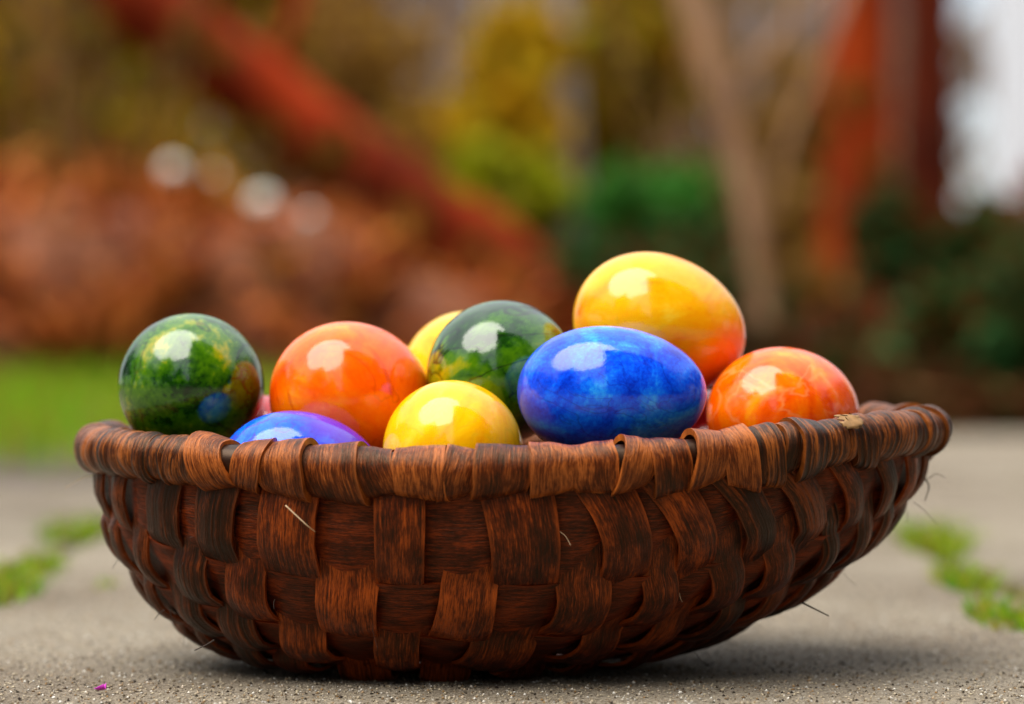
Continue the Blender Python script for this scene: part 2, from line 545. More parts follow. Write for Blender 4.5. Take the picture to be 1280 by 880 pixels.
def build_stake(i):
    phi0, w = stakes[i]
    rnd = random.Random(100 + i)
    NL, NA = 52, 7
    V, UV, F, AC = [], [], [], []
    th = 0.0011
    arc = 0.0
    prev = None
    w_taper = rnd.uniform(-0.06, 0.06)
    skew = rnd.uniform(-0.0008, 0.0008)
    ampo = rnd.uniform(0.0038, 0.0052) * (0.45 + 0.55 * abs(math.cos(phi0)) ** 0.8)
    for a in range(NL):
        s = 0.02 + 3.93 * a / (NL - 1)
        p = stake_phi(phi0, s)
        c = hull(p, s)
        n = hull_n(p, s)
        if prev is not None: arc += (c - prev).length
        prev = c
        c2 = hull(stake_phi(phi0, min(3.98, s + 0.05)), min(3.98, s + 0.05)) - hull(stake_phi(phi0, max(0.0, s - 0.05)), max(0.0, s - 0.05))
        t = c2.normalized()
        side = n.cross(t).normalized()
        sg, sh = weave(i, s)
        o = (ampo if sg > 0 else -0.0018) * sh
        ww = w * (1.02 - 0.20 * s / 4 + w_taper * math.sin(s * 2.1)) + 0.0006 * noise.noise(Vector((s * 1.7, i * 3.1, 0)))
        for b in range(NA):
            f = b / (NA - 1) - 0.5
            # follow the hull's own curve across the width, then cup a little
            pos = c + side * (f * ww) + n * (o - (2 * f) ** 2 * (0.0013 if sg > 0 else 0.0003) - (f * ww) ** 2 * 4.2)
            pos += n * (0.00025 * noise.noise(Vector((f * 7 + i * 5, arc * 160, 3)))) + side * skew * math.sin(arc * 90)
            V.append(pos); UV.append((arc, f * ww + i * 0.13)); AC.append(f + 0.5)
        for b in range(NA):
            f = b / (NA - 1) - 0.5
            V.append(V[a * NA * 2 + b] - n * th); UV.append((arc, f * ww + i * 0.13)); AC.append(f + 0.5)
    st = NA * 2
    for a in range(NL - 1):
        for b in range(NA - 1):
            p0 = a * st + b
            F.append((p0, p0 + 1, p0 + 1 + st, p0 + st))
            q0 = p0 + NA
            F.append((q0 + 1, q0, q0 + st, q0 + 1 + st))
        l0 = a * st
        F.append((l0, l0 + st, l0 + NA + st, l0 + NA))
        r0 = a * st + NA - 1
        F.append((r0 + st, r0, r0 + NA, r0 + NA + st))
    me = mesh_from('stake', V, F, UV, AC)
    bm = bmesh.new(); bm.from_mesh(me); bmesh.ops.recalc_face_normals(bm, faces=bm.faces); bm.to_mesh(me); bm.free()
    # the photograph's dark, many-stranded splints
    dark = i in (0, 1, 2, 3, 4, 5, 6, 7, 8, 20) or (i >= 22 and i % 4 != 0)
    mat = M['splint_dark'] if dark else M['splint']
    o = link('stake', me, mat, basket)
    # crisp long edges
    for e in me.edges: pass
    me.set_sharp_from_angle(angle=R(50))
    return o
for i in range(NS):
    build_stake(i)

# horizontal bands: one splint per row, waving gently behind and before the stakes
def build_band(j):
    NL = 420
    NA = 6
    th = 0.0011
    V, UV, F, AC = [], [], [], []
    arc = 0.0
    prev = None
    centers = []
    for i, (p0, w) in enumerate(stakes):
        centers.append((stake_phi(p0, j + 0.5), i))
    cp = [c[0] for c in centers]
    for a in range(NL):
        p = -math.pi / 2 - 0.02 + 2 * math.pi * a / NL
        # phase between neighbouring stakes
        pp = p
        while pp < cp[0]: pp += 2 * math.pi
        while pp >= cp[0] + 2 * math.pi: pp -= 2 * math.pi
        k = max([i for i in range(NS) if cp[i] <= pp], default=0)
        nxt = cp[(k + 1) % NS] + (2 * math.pi if k == NS - 1 else 0)
        f = (pp - cp[k]) / max(1e-4, nxt - cp[k])
        sk = 1 if (k + j) % 2 == OVER0 else -1
        wave = -sk * math.cos(math.pi * f)
        s_top, s_bot = j + (0.10 if j == 0 else 0.0), j + 1.01
        wob = 0.03 * noise.noise(Vector((math.cos(p) * 3, math.sin(p) * 3, j * 4.0)))
        cmid = hull(p, j + 0.5)
        if prev is not None: arc += (cmid - prev).length
        prev = cmid
        ring = []
        for b in range(NA):
            fb = b / (NA - 1)
            s = s_top + (s_bot - s_top) * fb + wob
            s = max(0.02, min(3.99, s))
            n = hull_n(p, s)
            o = 0.0010 * wave - 0.0010 + 0.0013 * (0.5 - fb) - (2 * fb - 1) ** 2 * 0.0003 + 0.0002 * noise.noise(Vector((arc * 90, fb * 3, j)))
            ring.append((hull(p, s) + n * o, n, fb))
        for pos, n, fb in ring:
            V.append(pos); UV.append((arc, fb * 0.03 + j * 0.21)); AC.append(fb)
        for pos, n, fb in ring:
            V.append(pos - n * th); UV.append((arc, fb * 0.03 + j * 0.21)); AC.append(fb)
    st = NA * 2
    for a in range(NL):
        a2 = (a + 1) % NL
        for b in range(NA - 1):
            F.append((a * st + b, a * st + b + 1, a2 * st + b + 1, a2 * st + b))
            F.append((a * st + NA + b + 1, a * st + NA + b, a2 * st + NA + b, a2 * st + NA + b + 1))
        F.append((a * st, a2 * st, a2 * st + NA, a * st + NA))
        F.append((a2 * st + NA - 1, a * st + NA - 1, a * st + 2 * NA - 1, a2 * st + 2 * NA - 1))
    me = mesh_from('band', V, F, UV, AC)
    bm = bmesh.new(); bm.from_mesh(me); bmesh.ops.recalc_face_normals(bm, faces=bm.faces); bm.to_mesh(me); bm.free()
    o = link('band', me, M['band'], basket)
    me.set_sharp_from_angle(angle=R(50))
    return o
for j in range(4):
    build_band(j)

# bottom panel
V, F, UV = [], [], []
NP, NRG = 72, 6
for r in range(NRG):
    f = 1 - r / NRG
    for k in range(NP):
        p = 2 * math.pi * k / NP
        h = hull(p, 3.3) - hull_n(p, 3.3) * 0.0030
        V.append(Vector((-.0265 + (h.x + .0265) * f, h.y * f, 0.0022 + (h.z - 0.0022) * f ** 2)))
        UV.append((h.x * f, h.y * f))
V.append(Vector((-.0265, 0, 0.0022))); UV.append((0, 0))
for r in range(NRG - 1):
    for k in range(NP):
        k2 = (k + 1) % NP
        F.append((r * NP + k, r * NP + k2, (r + 1) * NP + k2, (r + 1) * NP + k))
for k in range(NP):
    F.append(((NRG - 1) * NP + k, (NRG - 1) * NP + (k + 1) % NP, len(V) - 1))
link('bottom_panel', mesh_from('bottom_panel', V, F, UV, [0.5] * len(V)), M['band'], basket)

# rim: hidden hoop + wrapped splints, each one its own piece
hoop_pts = [rim_pt(2 * math.pi * k / 120) for k in range(121)]
hv, hf = tube(hoop_pts, [TUBE * 0.80] * 121, 12, 0, False)
link('rim_hoop', mesh_from('rim_hoop', hv, hf, [(0, 0)] * len(hv), [0.5] * len(hv)), M['splint_dark'], basket)

def phi_of_px(px):
    dep = 0.95
    for _ in range(6):
        x = (px - 640) * dep / FPX
        phi = math.asin(max(-0.999, min(0.999, x / A_R)))
        dep = CAM_D - B_R * math.cos(phi)
    return phi
front_edges = [222, 241, 258, 296, 336, 387, 455, 500, 556, 590, 663, 718, 767, 812, 858, 902, 934, 968, 990]
edges = []
p = R(-88)
lim = phi_of_px(front_edges[0])
rw = random.Random(11)
while p < lim - R(1.2):
    edges.append(p); p += R(rw.uniform(2.2, 4.0))
edges += [phi_of_px(x) for x in front_edges]
p = edges[-1]
while p < R(96):
    p += R(rw.uniform(2.0, 4.6)); edges.append(p)
while p < R(262):
    p += R(rw.uniform(4.5, 8.5)); edges.append(p)
while p < R(268.5):
    p += R(rw.uniform(2.4, 3.6)); edges.append(p)
edges[-1] = R(272)
edges.append(R(272) + 0)
edges = sorted(set(edges))

def build_wrap(k, p0, p1):
    rnd = random.Random(500 + k)
    span = p1 - p0
    mid = (p0 + p1) / 2
    ds = math.hypot(A_R * math.cos(mid), B_R * math.sin(mid))
    width = span * ds
    wide = width > 0.0085
    NU, NV = (11 if wide else 6), 28
    front = math.cos(mid) > 0
    x = A_R * math.sin(mid)
    raised_left = (x < 0.01) if rnd.random() < 0.8 else (x >= 0.01)
    lift = rnd.uniform(0.0012, 0.0026) if wide else rnd.uniform(0.0004, 0.0014)
    base = TUBE - 0.0006 + rnd.uniform(-0.0007, 0.0006)
    slant = rnd.uniform(-0.7, 0.8) * min(0.006, width * 0.45) / ds
    drop = rnd.choice([1.05, 1.15, 1.3, 1.55]) if wide else rnd.uniform(0.95, 1.2)
    if front and x > 0.12: drop = 1.0
    sq = rnd.uniform(0.94, 1.0)
    ov = rnd.uniform(-0.0006, 0.0011) * min(1, width / 0.009) / ds
    V, UV, F, AC = [], [], [], []
    dome = 0.0002 if wide else 0.0007
    rows = []
    for u in range(NU + 2):
        inner = u == 0 or u == NU + 1
        f = max(0.0, min(1.0, (u - 1) / (NU - 1)))
        for v in range(NV):
            psi = math.pi + 2 * math.pi * v / NV
            ph = p0 - ov + (span + 2 * ov) * f + slant * math.sin(psi + 0.5) + 0.0009 / ds * noise.noise(Vector((math.cos(psi), math.sin(psi), k * 2.3 + f * 0.5)))
            c = rim_pt(ph)
            t = (rim_pt(ph + 0.01) - rim_pt(ph - 0.01)).normalized()
            up = Vector((0, 0, 1)); out = t.cross(up)
            if out.dot(Vector((c.x, c.y, 0))) < 0: out = -out
            out.normalize(); upv = out.cross(t)
            if upv.z < 0: upv = -upv
            r = base + lift * ((1 - f) if raised_left else f) + dome * (1 - (2 * f - 1) ** 2)
            r += 0.0004 * noise.noise(Vector((math.cos(psi) * 1.2, math.sin(psi) * 1.2, k * 1.7 + f * (3 if wide else 1.5))))
            if inner: r -= 0.0022
            cz = math.sin(psi)
            rr = Vector((math.cos(psi) * sq, cz * (drop if cz < 0 else 0.97)))
            V.append(c + out * (rr.x * r) + upv * (rr.y * r))
            UV.append((psi * TUBE, f * width + k * 0.07)); AC.append(f)
    for u in range(NU + 1):
        for v in range(NV):
            v2 = (v + 1) % NV
            F.append((u * NV + v, u * NV + v2, (u + 1) * NV + v2, (u + 1) * NV + v))
    me = mesh_from('rim_wrap', V, F, UV, AC)
    bm = bmesh.new(); bm.from_mesh(me); bmesh.ops.recalc_face_normals(bm, faces=bm.faces); bm.to_mesh(me); bm.free()
    mat = M['wrap'] if (wide and -0.098 < x < 0.075) else M['wrap_strand']
    link('rim_wrap', me, mat, basket)
    me.set_sharp_from_angle(angle=R(48))
for k in range(len(edges) - 1):
    build_wrap(k, edges[k], edges[k + 1])

# frayed fibres, a straw end, a scuffed pale patch
M['fibre'] = plain_mat('fibre', (0.03, 0.015, 0.008), 0.7)
M['straw'] = plain_mat('straw', (0.45, 0.30, 0.16), 0.6)
def fibre(pts, r, mat, name='fibre'):
    P = [Vector(p) for p in pts]
    # subdivide smoothly
    out = []
    for a in range(len(P) - 1):
        p0 = P[max(a - 1, 0)]; p1 = P[a]; p2 = P[a + 1]; p3 = P[min(a + 2, len(P) - 1)]
        for q in range(5):
            t = q / 5
            out.append(0.5 * ((2 * p1) + (-p0 + p2) * t + (2 * p0 - 5 * p1 + 4 * p2 - p3) * t * t + (-p0 + 3 * p1 - 3 * p2 + p3) * t ** 3))
    out.append(P[-1])
    v, f = tube(out, [r * (1 - 0.5 * i / len(out)) for i in range(len(out))], 6, 0)
    return link(name, mesh_from(name, v, f), mat, basket)
dR = 1.02
fibre([at(1146, 602, dR), at(1157, 600, dR), at(1161, 610, dR), at(1156, 626, dR)], 0.00032, M['fibre'])
fibre([at(1150, 600, dR), at(1163, 597, dR), at(1170, 592, dR), at(1182, 597, dR)], 0.00016, M['fibre'])
fibre([at(1002, 753, 0.985), at(1018, 761, 0.985), at(1036, 770, 0.985)], 0.00038, M['fibre'])
fibre([at(206, 762, 0.985), at(198, 768, 0.985), at(193, 775, 0.985)], 0.00016, M['fibre'])
fibre([at(212, 762, 0.985), at(215, 772, 0.985), at(222, 779, 0.985)], 0.00016, M['fibre'])
fibre([at(268, 800, 0.965), at(256, 807, 0.965), at(243, 813, 0.965)], 0.00030, M['fibre'])
fibre([at(357, 632, 0.929), at(372, 646, 0.927), at(384, 657, 0.926), at(394, 665, 0.928)], 0.00028, M['straw'], 'straw_splinter')

# short frayed fibres where the splints bend round the ends and the belly
rfz = random.Random(77)
for k in range(20):
    ph = R(rfz.choice([rfz.uniform(-92, -40), rfz.uniform(40, 95), rfz.uniform(-50, 50)]))
    sv = rfz.uniform(0.3, 3.2)
    n = hull_n(ph, sv)
    b0 = hull(ph, sv) + n * 0.0022
    dirv = (n * rfz.uniform(.3, 1) + Vector((rfz.uniform(-1, 1), rfz.uniform(-.4, .4), rfz.uniform(-1.2, .6)))).normalized()
    L = rfz.uniform(0.002, 0.0065)
    curl = Vector((rfz.uniform(-1, 1), rfz.uniform(-1, 1), rfz.uniform(-1.4, .3))) * L * 0.8
    fibre([b0, b0 + dirv * L * .5 + curl * .3, b0 + dirv * L + curl], rfz.uniform(.00006, .00014), M['straw'] if rfz.random() < .35 else M['fibre'])
# pale torn flake of bark on the rim
fv, ff = [], []
pc = phi_of_px(1047)
for a in range(9):
    for c in range(7):
        f, g = a / 8 - .5, c / 6 - .5
        psi = R(44) + g * 0.62 + 0.24 * noise.noise(Vector((f * 6, g * 6, 3)))
        ph = pc + (f * 0.0072 + 0.0026 * noise.noise(Vector((g * 7, f * 7, 1)))) / 0.11
        cc = rim_pt(ph); t = (rim_pt(ph + .01) - rim_pt(ph - .01)).normalized()
        out = t.cross(Vector((0, 0, 1)))
        if out.dot(Vector((cc.x, cc.y, 0))) < 0: out = -out
        out.normalize(); upv = out.cross(t)
        if upv.z < 0: upv = -upv
        r = TUBE + 0.0019 + 0.0003 * noise.noise(Vector((f * 9, g * 9, 8)))
        fv.append(cc + out * (math.cos(psi) * r) + upv * (math.sin(psi) * r))
for a in range(8):
    for c in range(6):
        if (a in (0, 7) and c in (0, 5)) or (a == 0 and c == 3): continue
        k = a * 7 + c
        ff.append((k, k + 1, k + 8, k + 7))
flake = link('bark_flake', mesh_from('bark_flake', fv, ff), plain_mat('pale_bast', (0.30, 0.16, 0.055), 0.7, 0.5, 700), basket)
sm_ = flake.modifiers.new('thickness', 'SOLIDIFY'); sm_.thickness = 0.0006
flake['label'] = 'pale torn flake of bark on the rim'

# ------------------------------------------------------------------ eggs
def egg_mesh(L, B, w):
    NU, NV = 40, 64
    V, F = [], []
    for a in range(NU + 1):
        th = math.pi * a / NU
        x = -L / 2 * math.cos(th)
        den = L * L + 8 * w * x + 4 * w * w
        r = B / 2 * math.sqrt(max(0, (L * L - 4 * x * x)) / den)
        if a in (0, NU):
            V.append((x, 0, 0)); continue
        for k in range(NV):
            ph = 2 * math.pi * k / NV
            V.append((x, r * math.cos(ph), r * math.sin(ph)))
    def idx(a, k): return 1 + (a - 1) * NV + k % NV
    for k in range(NV):
        F.append((0, idx(1, k + 1), idx(1, k)))
        F.append((len(V) - 1, idx(NU - 1, k), idx(NU - 1, k + 1)))
    for a in range(1, NU - 1):
        for k in range(NV):
            F.append((idx(a, k), idx(a, k + 1), idx(a + 1, k + 1), idx(a + 1, k)))
    return mesh_from('egg', V, F)

def egg_mat(name, stops, seed, scale=38, veins=(0, 0, 0), vein_amt=0.5, speck=0.25, warp=1.2, extra=None, stretch=(1, 1, 1), ior=1.5, detail=7):
    m, nt, b = new_mat(name)
    tc = nt.nodes.new('ShaderNodeTexCoord')
    P = vmath(nt, 'MULTIPLY', vmath(nt, 'ADD', tc.outputs['Object'], (seed * 0.37, seed * 0.21, seed * 0.11)), stretch)
    f = noise_tex(nt, P, scale, detail, 0.58, warp)
    fs = noise_tex(nt, P, scale * 22, 2, 0.6)
    f = math_node(nt, 'ADD', f, math_node(nt, 'MULTIPLY', math_node(nt, 'SUBTRACT', fs, 0.5), speck))
    r = ramp(nt, stops)
    nt.links.new(f, r.inputs['Fac'])
    col = r.outputs['Color']
    # dye veins: thin ridges of a warped noise
    vn = noise_tex(nt, P, scale * 0.9, 3, 0.5, 2.0)
    dist = math_node(nt, 'ABSOLUTE', math_node(nt, 'SUBTRACT', vn, 0.5))
    line = nd(nt, 'ShaderNodeMapRange')
    line.inputs['From Min'].default_value = 0.0; line.inputs['From Max'].default_value = 0.022
    line.inputs['To Min'].default_value = 1.0; line.inputs['To Max'].default_value = 0.0
    nt.links.new(dist, line.inputs['Value'])
    brk = noise_tex(nt, P, scale * 1.6, 2)
    amt = math_node(nt, 'MULTIPLY', line.outputs['Result'], math_node(nt, 'MULTIPLY', brk, vein_amt * 2))
    col = mix(nt, amt, col, veins)
    if extra:
        axis, lo, hi, c2, amount = extra       # a second dye bath along one direction
        d = nt.nodes.new('ShaderNodeVectorMath'); d.operation = 'DOT_PRODUCT'
        nt.links.new(tc.outputs['Object'], d.inputs[0]); d.inputs[1].default_value = Vector(axis).normalized()
        wob = math_node(nt, 'MULTIPLY', math_node(nt, 'SUBTRACT', noise_tex(nt, P, 50, 5), 0.5), 0.022)
        mr = nd(nt, 'ShaderNodeMapRange', interpolation_type='SMOOTHSTEP')
        mr.inputs['From Min'].default_value = lo; mr.inputs['From Max'].default_value = hi
        nt.links.new(math_node(nt, 'ADD', d.outputs['Value'], wob), mr.inputs['Value'])
        col = mix(nt, math_node(nt, 'MULTIPLY', mr.outputs['Result'], amount), col, c2)
    nt.links.new(col, b.inputs['Base Color'])
    b.inputs['Roughness'].default_value = 0.30
    b.inputs['Specular IOR Level'].default_value = 0.0
    b.inputs['Coat Weight'].default_value = 1.0
    cr_n = noise_tex(nt, tc.outputs['Object'], 70, 5, 0.65)
    crr = nd(nt, 'ShaderNodeMapRange'); crr.inputs['From Min'].default_value = 0.35; crr.inputs['From Max'].default_value = 0.7
    crr.inputs['To Min'].default_value = 0.05; crr.inputs['To Max'].default_value = 0.17
    nt.links.new(cr_n, crr.inputs['Value']); nt.links.new(crr.outputs['Result'], b.inputs['Coat Roughness'])
    b.inputs['Coat IOR'].default_value = ior
    b.inputs['Subsurface Weight'].default_value = 0.0
    pore = noise_tex(nt, tc.outputs['Object'], 700, 3, 0.6)
    wavy = noise_tex(nt, tc.outputs['Object'], 120, 3, 0.5)
    n1 = nd(nt, 'ShaderNodeBump', Strength=0.5, Distance=0.00014)
    nt.links.new(wavy, n1.inputs['Height'])
    n2 = nd(nt, 'ShaderNodeBump', Strength=0.7, Distance=0.00005)
    nt.links.new(pore, n2.inputs['Height']); nt.links.new(n1.outputs['Normal'], n2.inputs['Normal'])
    nt.links.new(n2.outputs['Normal'], b.inputs['Normal'])
    nt.links.new(n2.outputs['Normal'], b.inputs['Coat Normal'])
    return m

GREEN = [(0.34, (0.001, 0.010, 0.001)), (0.43, (0.005, 0.040, 0.001)), (0.47, (0.020, 0.085, 0.001)), (0.55, (0.060, 0.16, 0.001)), (0.60, (0.20, 0.24, 0.002)), (0.69, (0.42, 0.30, 0.003))]
ORANGE = [(0.30, (0.76, 0.050, 0.0003)), (0.46, (0.92, 0.105, 0.0005)), (0.58, (0.95, 0.16, 0.001)), (0.72, (0.95, 0.30, 0.004))]
YELLOW = [(0.30, (0.84, 0.30, 0.001)), (0.45, (0.90, 0.45, 0.002)), (0.58, (0.92, 0.54, 0.005)), (0.74, (0.92, 0.66, 0.06))]
GOLD = [(0.30, (0.88, 0.22, 0.001)), (0.45, (0.92, 0.36, 0.001)), (0.58, (0.93, 0.44, 0.003)), (0.74, (0.93, 0.58, 0.03))]
BLUE = [(0.30, (0.001, 0.016, 0.42)), (0.43, (0.002, 0.065, 0.76)), (0.53, (0.004, 0.14, 0.90)), (0.64, (0.02, 0.30, 0.95)), (0.76, (0.12, 0.52, 0.96))]

EGGS = [
 # px, py, y, L, B, (roll, pitch, yaw), material, label
 (241, 484, -0.008, 0.0590, 0.0518, (20, 12, 82), egg_mat('dye_green_mottled', GREEN, 8, 22, (0.001, 0.008, 0.001), 0.6, 0.22, 1.1, ior=1.62, detail=5),
  'green mottled egg at the left end of the basket'),
 (440, 495, -0.012, 0.0620, 0.0530, (0, 4, 48), egg_mat('dye_orange', ORANGE, 11, 26, (0.50, 0.03, 0.001), 0.45, 0.14, 1.8),
  'orange egg between the two green eggs'),
 (588, 470, 0.042, 0.0600, 0.0490, (0, 0, 70), egg_mat('dye_yellow_pale', YELLOW, 17, 30, (0.62, 0.30, 0.002), 0.4, 0.12),
  'yellow egg mostly hidden behind the dark green centre egg'),
 (628, 464, -0.010, 0.0640, 0.0512, (40, -8, 70), egg_mat('dye_green_veined', GREEN, 31, 18, (0.001, 0.005, 0.001), 0.9, 0.14, 1.3, stretch=(1.0, 1.6, 0.7), ior=1.62, detail=5),
  'dark green veined egg in the centre of the heap'),
 (825, 407, 0.006, 0.0645, 0.0515, (0, 16, 12), egg_mat('dye_yellow_orange', GOLD, 41, 34, (0.70, 0.36, 0.01), 0.35, 0.16, 1.2,
  extra=((0.55, -0.15, -1.0), 0.000, 0.026, (0.84, 0.14, 0.004), 0.9)),
  'large yellow egg fading to orange, topmost on the heap'),
 (765, 491, -0.050, 0.0655, 0.0462, (0, 1, 3), egg_mat('dye_blue', BLUE, 53, 36, (0.002, 0.010, 0.24), 0.35, 0.24, 1.4,
  extra=((-1.0, 0.0, -0.3), 0.020, 0.036, (0.10, 0.06, 0.42), 0.7)),
  'large bright blue egg lying sideways on the front rim'),
 (981, 519, -0.010, 0.0600, 0.0490, (10, 0, 40), egg_mat('dye_orange_marbled', ORANGE, 67, 30, (0.86, 0.36, 0.12), 0.35, 0.16, 2.2),
  'orange egg at the right end of the basket'),
 (568, 566, -0.052, 0.0560, 0.0480, (0, 20, 78), egg_mat('dye_yellow', YELLOW, 73, 26, (0.70, 0.40, 0.01), 0.4, 0.10, 2.0),
  'round yellow egg behind the middle of the front rim'),
 (375, 598, -0.052, 0.0575, 0.0462, (0, 4, 8), egg_mat('dye_light_blue', BLUE, 87, 30, (0.06, 0.01, 0.30), 0.6, 0.18, 1.4,
  extra=((0.6, 0.0, 0.35), 0.006, 0.018, (0.10, 0.02, 0.46), 0.9)),
  'blue and violet egg low behind the left part of the front rim'),
 (345, 573, 0.022, 0.0560, 0.0470, (0, 0, 60), egg_mat('dye_pink_red', [(0.3, (0.45, 0.008, 0.010)), (0.5, (0.58, 0.02, 0.025)), (0.7, (0.66, 0.07, 0.07))], 91, 40, (0.4, 0.01, 0.02), 0.5, 0.2, stretch=(0.4, 2, 2)),
  'pinkish red egg barely showing between green and orange eggs'),
 (898, 566, 0.030, 0.0560, 0.0470, (0, 0, 30), egg_mat('dye_deep_red', [(0.3, (0.40, 0.006, 0.008)), (0.5, (0.55, 0.015, 0.012)), (0.7, (0.66, 0.05, 0.03))], 97, 36, (0.3, 0.005, 0.01), 0.5, 0.2),
  'deep red egg glimpsed between the blue egg and the right orange egg'),
]
for px, py, y, L, B, rot, mat, label in EGGS:
    c = at(px, py, y + CAM_D)
    o = link('egg', egg_mesh(L, B, L * 0.035), mat)
    o.location = c
    o.rotation_euler = Euler((R(rot[0]), R(rot[1]), R(rot[2])), 'XYZ')
    tag(o, label, 'egg', 'dyed eggs heaped in the basket')

# ------------------------------------------------------------------ petal on the slab
M['petal'] = plain_mat('petal', (0.50, 0.02, 0.42), 0.6, 0.3, 300)
pv, pf = [], []
for a in range(9):
    f = a / 8
    w = math.sin(math.pi * (0.08 + 0.88 * f)) ** 0.7 * 0.0016
    for b in range(5):
        g = b / 4 - 0.5
        pv.append(((f - 0.5) * 0.0062, g * 2 * w, 0.0010 + 0.0014 * (2 * g) ** 2 * (0.4 + f) + 0.0012 * f * f))
for a in range(8):
    for b in range(4):
        k = a * 5 + b
        pf.append((k, k + 5, k + 6, k + 1))
petal = link('petal', mesh_from('petal', pv, pf), M['petal'])
sol = petal.modifiers.new('thickness', 'SOLIDIFY'); sol.thickness = 0.0002
petal.location = at(127, 868, 0.947); petal.location.z = 0.0004
petal.rotation_euler = (0.25, 0.1, R(-50))
tag(petal, 'tiny magenta petal on the slab left of the basket', 'petal')

# ------------------------------------------------------------------ grass
def blades(name, spots, mat, seed, parent=None):
    """spots: list of (x, y, z, height, width, lean)"""
    rnd = random.Random(seed)
    V, F = [], []
    for (x, y, z, h, w, ln) in spots:
        a = rnd.uniform(0, 6.283); b = rnd.uniform(0, 6.283)
        dx, dy = math.cos(a) * w / 2, math.sin(a) * w / 2
        lx, ly = math.cos(b) * ln * h, math.sin(b) * ln * h
        n = len(V)
        V += [(x - dx, y - dy, z), (x + dx, y + dy, z),
              (x - dx * .8 + lx * .35, y - dy * .8 + ly * .35, z + h * .55), (x + dx * .8 + lx * .35, y + dy * .8 + ly * .35, z + h * .55),
              (x + lx, y + ly, z + h * (1 - 0.25 * ln))]
        F += [(n, n + 1, n + 3, n + 2), (n + 2, n + 3, n + 4)]
    return link(name, mesh_from(name, V, F), mat, parent)

M['lawn'] = leaf_mat('lawn_grass', [(0.08, 0.24, 0.004), (0.14, 0.38, 0.005), (0.20, 0.46, 0.008), (0.30, 0.40, 0.008), (0.32, 0.24, 0.03), (0.24, 0.14, 0.03)], 0.5, 0.4)
M['tuft'] = leaf_mat('joint_grass', [(0.09, 0.24, 0.006), (0.16, 0.34, 0.008), (0.24, 0.38, 0.010), (0.36, 0.34, 0.02), (0.22, 0.15, 0.04)], 0.5, 0.4)
rg = random.Random(21)
sp = []
for _ in range(26000):
    d = rg.uniform(2.50, 6.2)
    x = rg.uniform(-2.6, -0.26 + 0.09 * math.sin(d * 5))
    if x > -0.28 + 0.0 and d < 2.9: continue
    if noise.noise(Vector((x * 4.0, d * 4.0, 7))) * 0.5 + smooth(d, 2.55, 3.0) < 0.42: continue
    if noise.noise(Vector((x * 2.2, d * 2.6, 2))) > 0.28 and rg.random() < 0.75: continue
    edge = smooth(d, 2.6, 3.1)
    h = (0.018 + 0.075 * edge * rg.random() + 0.02 * rg.random())
    sp.append((x, d - CAM_D, -0.04 + 0.085 * smooth(d, 3.0, 5.5), h, rg.uniform(.003, .006), rg.uniform(.1, .7)))
lawn = blades('lawn', sp, M['lawn'], 22)
tag(lawn, 'short bright green lawn beside the paving behind the basket', 'grass', kind='stuff')
# rising earth the lawn grows on
bv, bf = [], []
for j in range(14):
    d = 2.55 + j * 0.45
    for i in range(10):
        x = -6.0 + i * (5.78 / 9)
        bv.append((x, d - CAM_D, -0.045 + 0.088 * smooth(d, 2.9, 5.5) + 0.008 * noise.noise(Vector((x * 3, d * 3, 0)))))
for j in range(13):
    for i in range(9):
        a = j * 10 + i
        bf.append((a, a + 1, a + 11, a + 10))
M['turf'] = plain_mat('turf_earth', (0.16, 0.12, 0.03), 0.95, 0.5, 30)
bank = link('lawn_bank_ground', mesh_from('lawn_bank_ground', bv, bf), M['turf'])
tag(bank, kind='structure')

def tuft(px, py, r, n, hmax, label, seed):
    d = CAM_H * FPX / (py - 440)
    c = at(px, py, d)
    rnd = random.Random(seed)
    s = []
    for _ in range(n):
        a = rnd.uniform(0, 6.28); q = r * math.sqrt(rnd.random())
        s.append((math.cos(a) * q * 0.55, math.sin(a) * q * 2.6, 0, hmax * (0.35 + 0.65 * rnd.random()), rnd.uniform(.0012, .0024), rnd.uniform(.2, 1.2)))
    o = blades('grass_tuft', s, M['tuft'], seed)
    o.location = (c.x, c.y, -0.004)
    tag(o, label, 'grass tuft', 'grass tufts in the paving joints')
tuft(6, 748, 0.022, 230, 0.022, 'yellow green tuft in the left joint, nearest the camera', 1)
tuft(40, 715, 0.024, 220, 0.020, 'yellowish tuft in the left joint, middle one of three', 2)
tuft(92, 668, 0.030, 240, 0.022, 'grass tuft in the left joint, farthest back beside the basket', 3)
tuft(128, 732, 0.011, 50, 0.009, 'tiny isolated green tuft just left of the basket', 4)
tuft(1168, 686, 0.028, 300, 0.030, 'green tuft close to the right side of the basket', 5)
tuft(1204, 732, 0.022, 220, 0.021, 'green tuft in the right joint, middle one of three', 6)
tuft(1248, 776, 0.020, 220, 0.018, 'green tuft at the right edge, nearest the camera', 7)

# moss and dirt along the joints
ms = []
rm = random.Random(31)
for _ in range(9000):
    if rm.random() < 0.6:
        x = rm.choice([-0.26, -0.26, 0.24, 0.24, -0.76, 0.74]) + rm.gauss(0, 0.007)
        y = rm.uniform(0.22, 1.5)
    else:
        x = rm.uniform(-0.9, 0.9); y = rm.choice([1.69, 2.48]) - CAM_D + rm.gauss(0, 0.005)
    if noise.noise(Vector((x * 9, y * 9, 1))) < -0.05: continue
    if rm.random() < 0.18:
        x = rm.uniform(-0.25, 1.3); y = PAVE_Y1 + rm.gauss(-0.05, 0.07)
    ms.append((x, y, -0.006, rm.uniform(0.004, 0.010), rm.uniform(.0016, .003), rm.uniform(.2, .9)))
M['moss'] = leaf_mat('joint_moss', [(0.12, 0.14, 0.01), (0.26, 0.30, 0.015), (0.34, 0.30, 0.03), (0.10, 0.06, 0.04)], 0.8, 0.3)
moss = blades('moss', ms, M['moss'], 33)
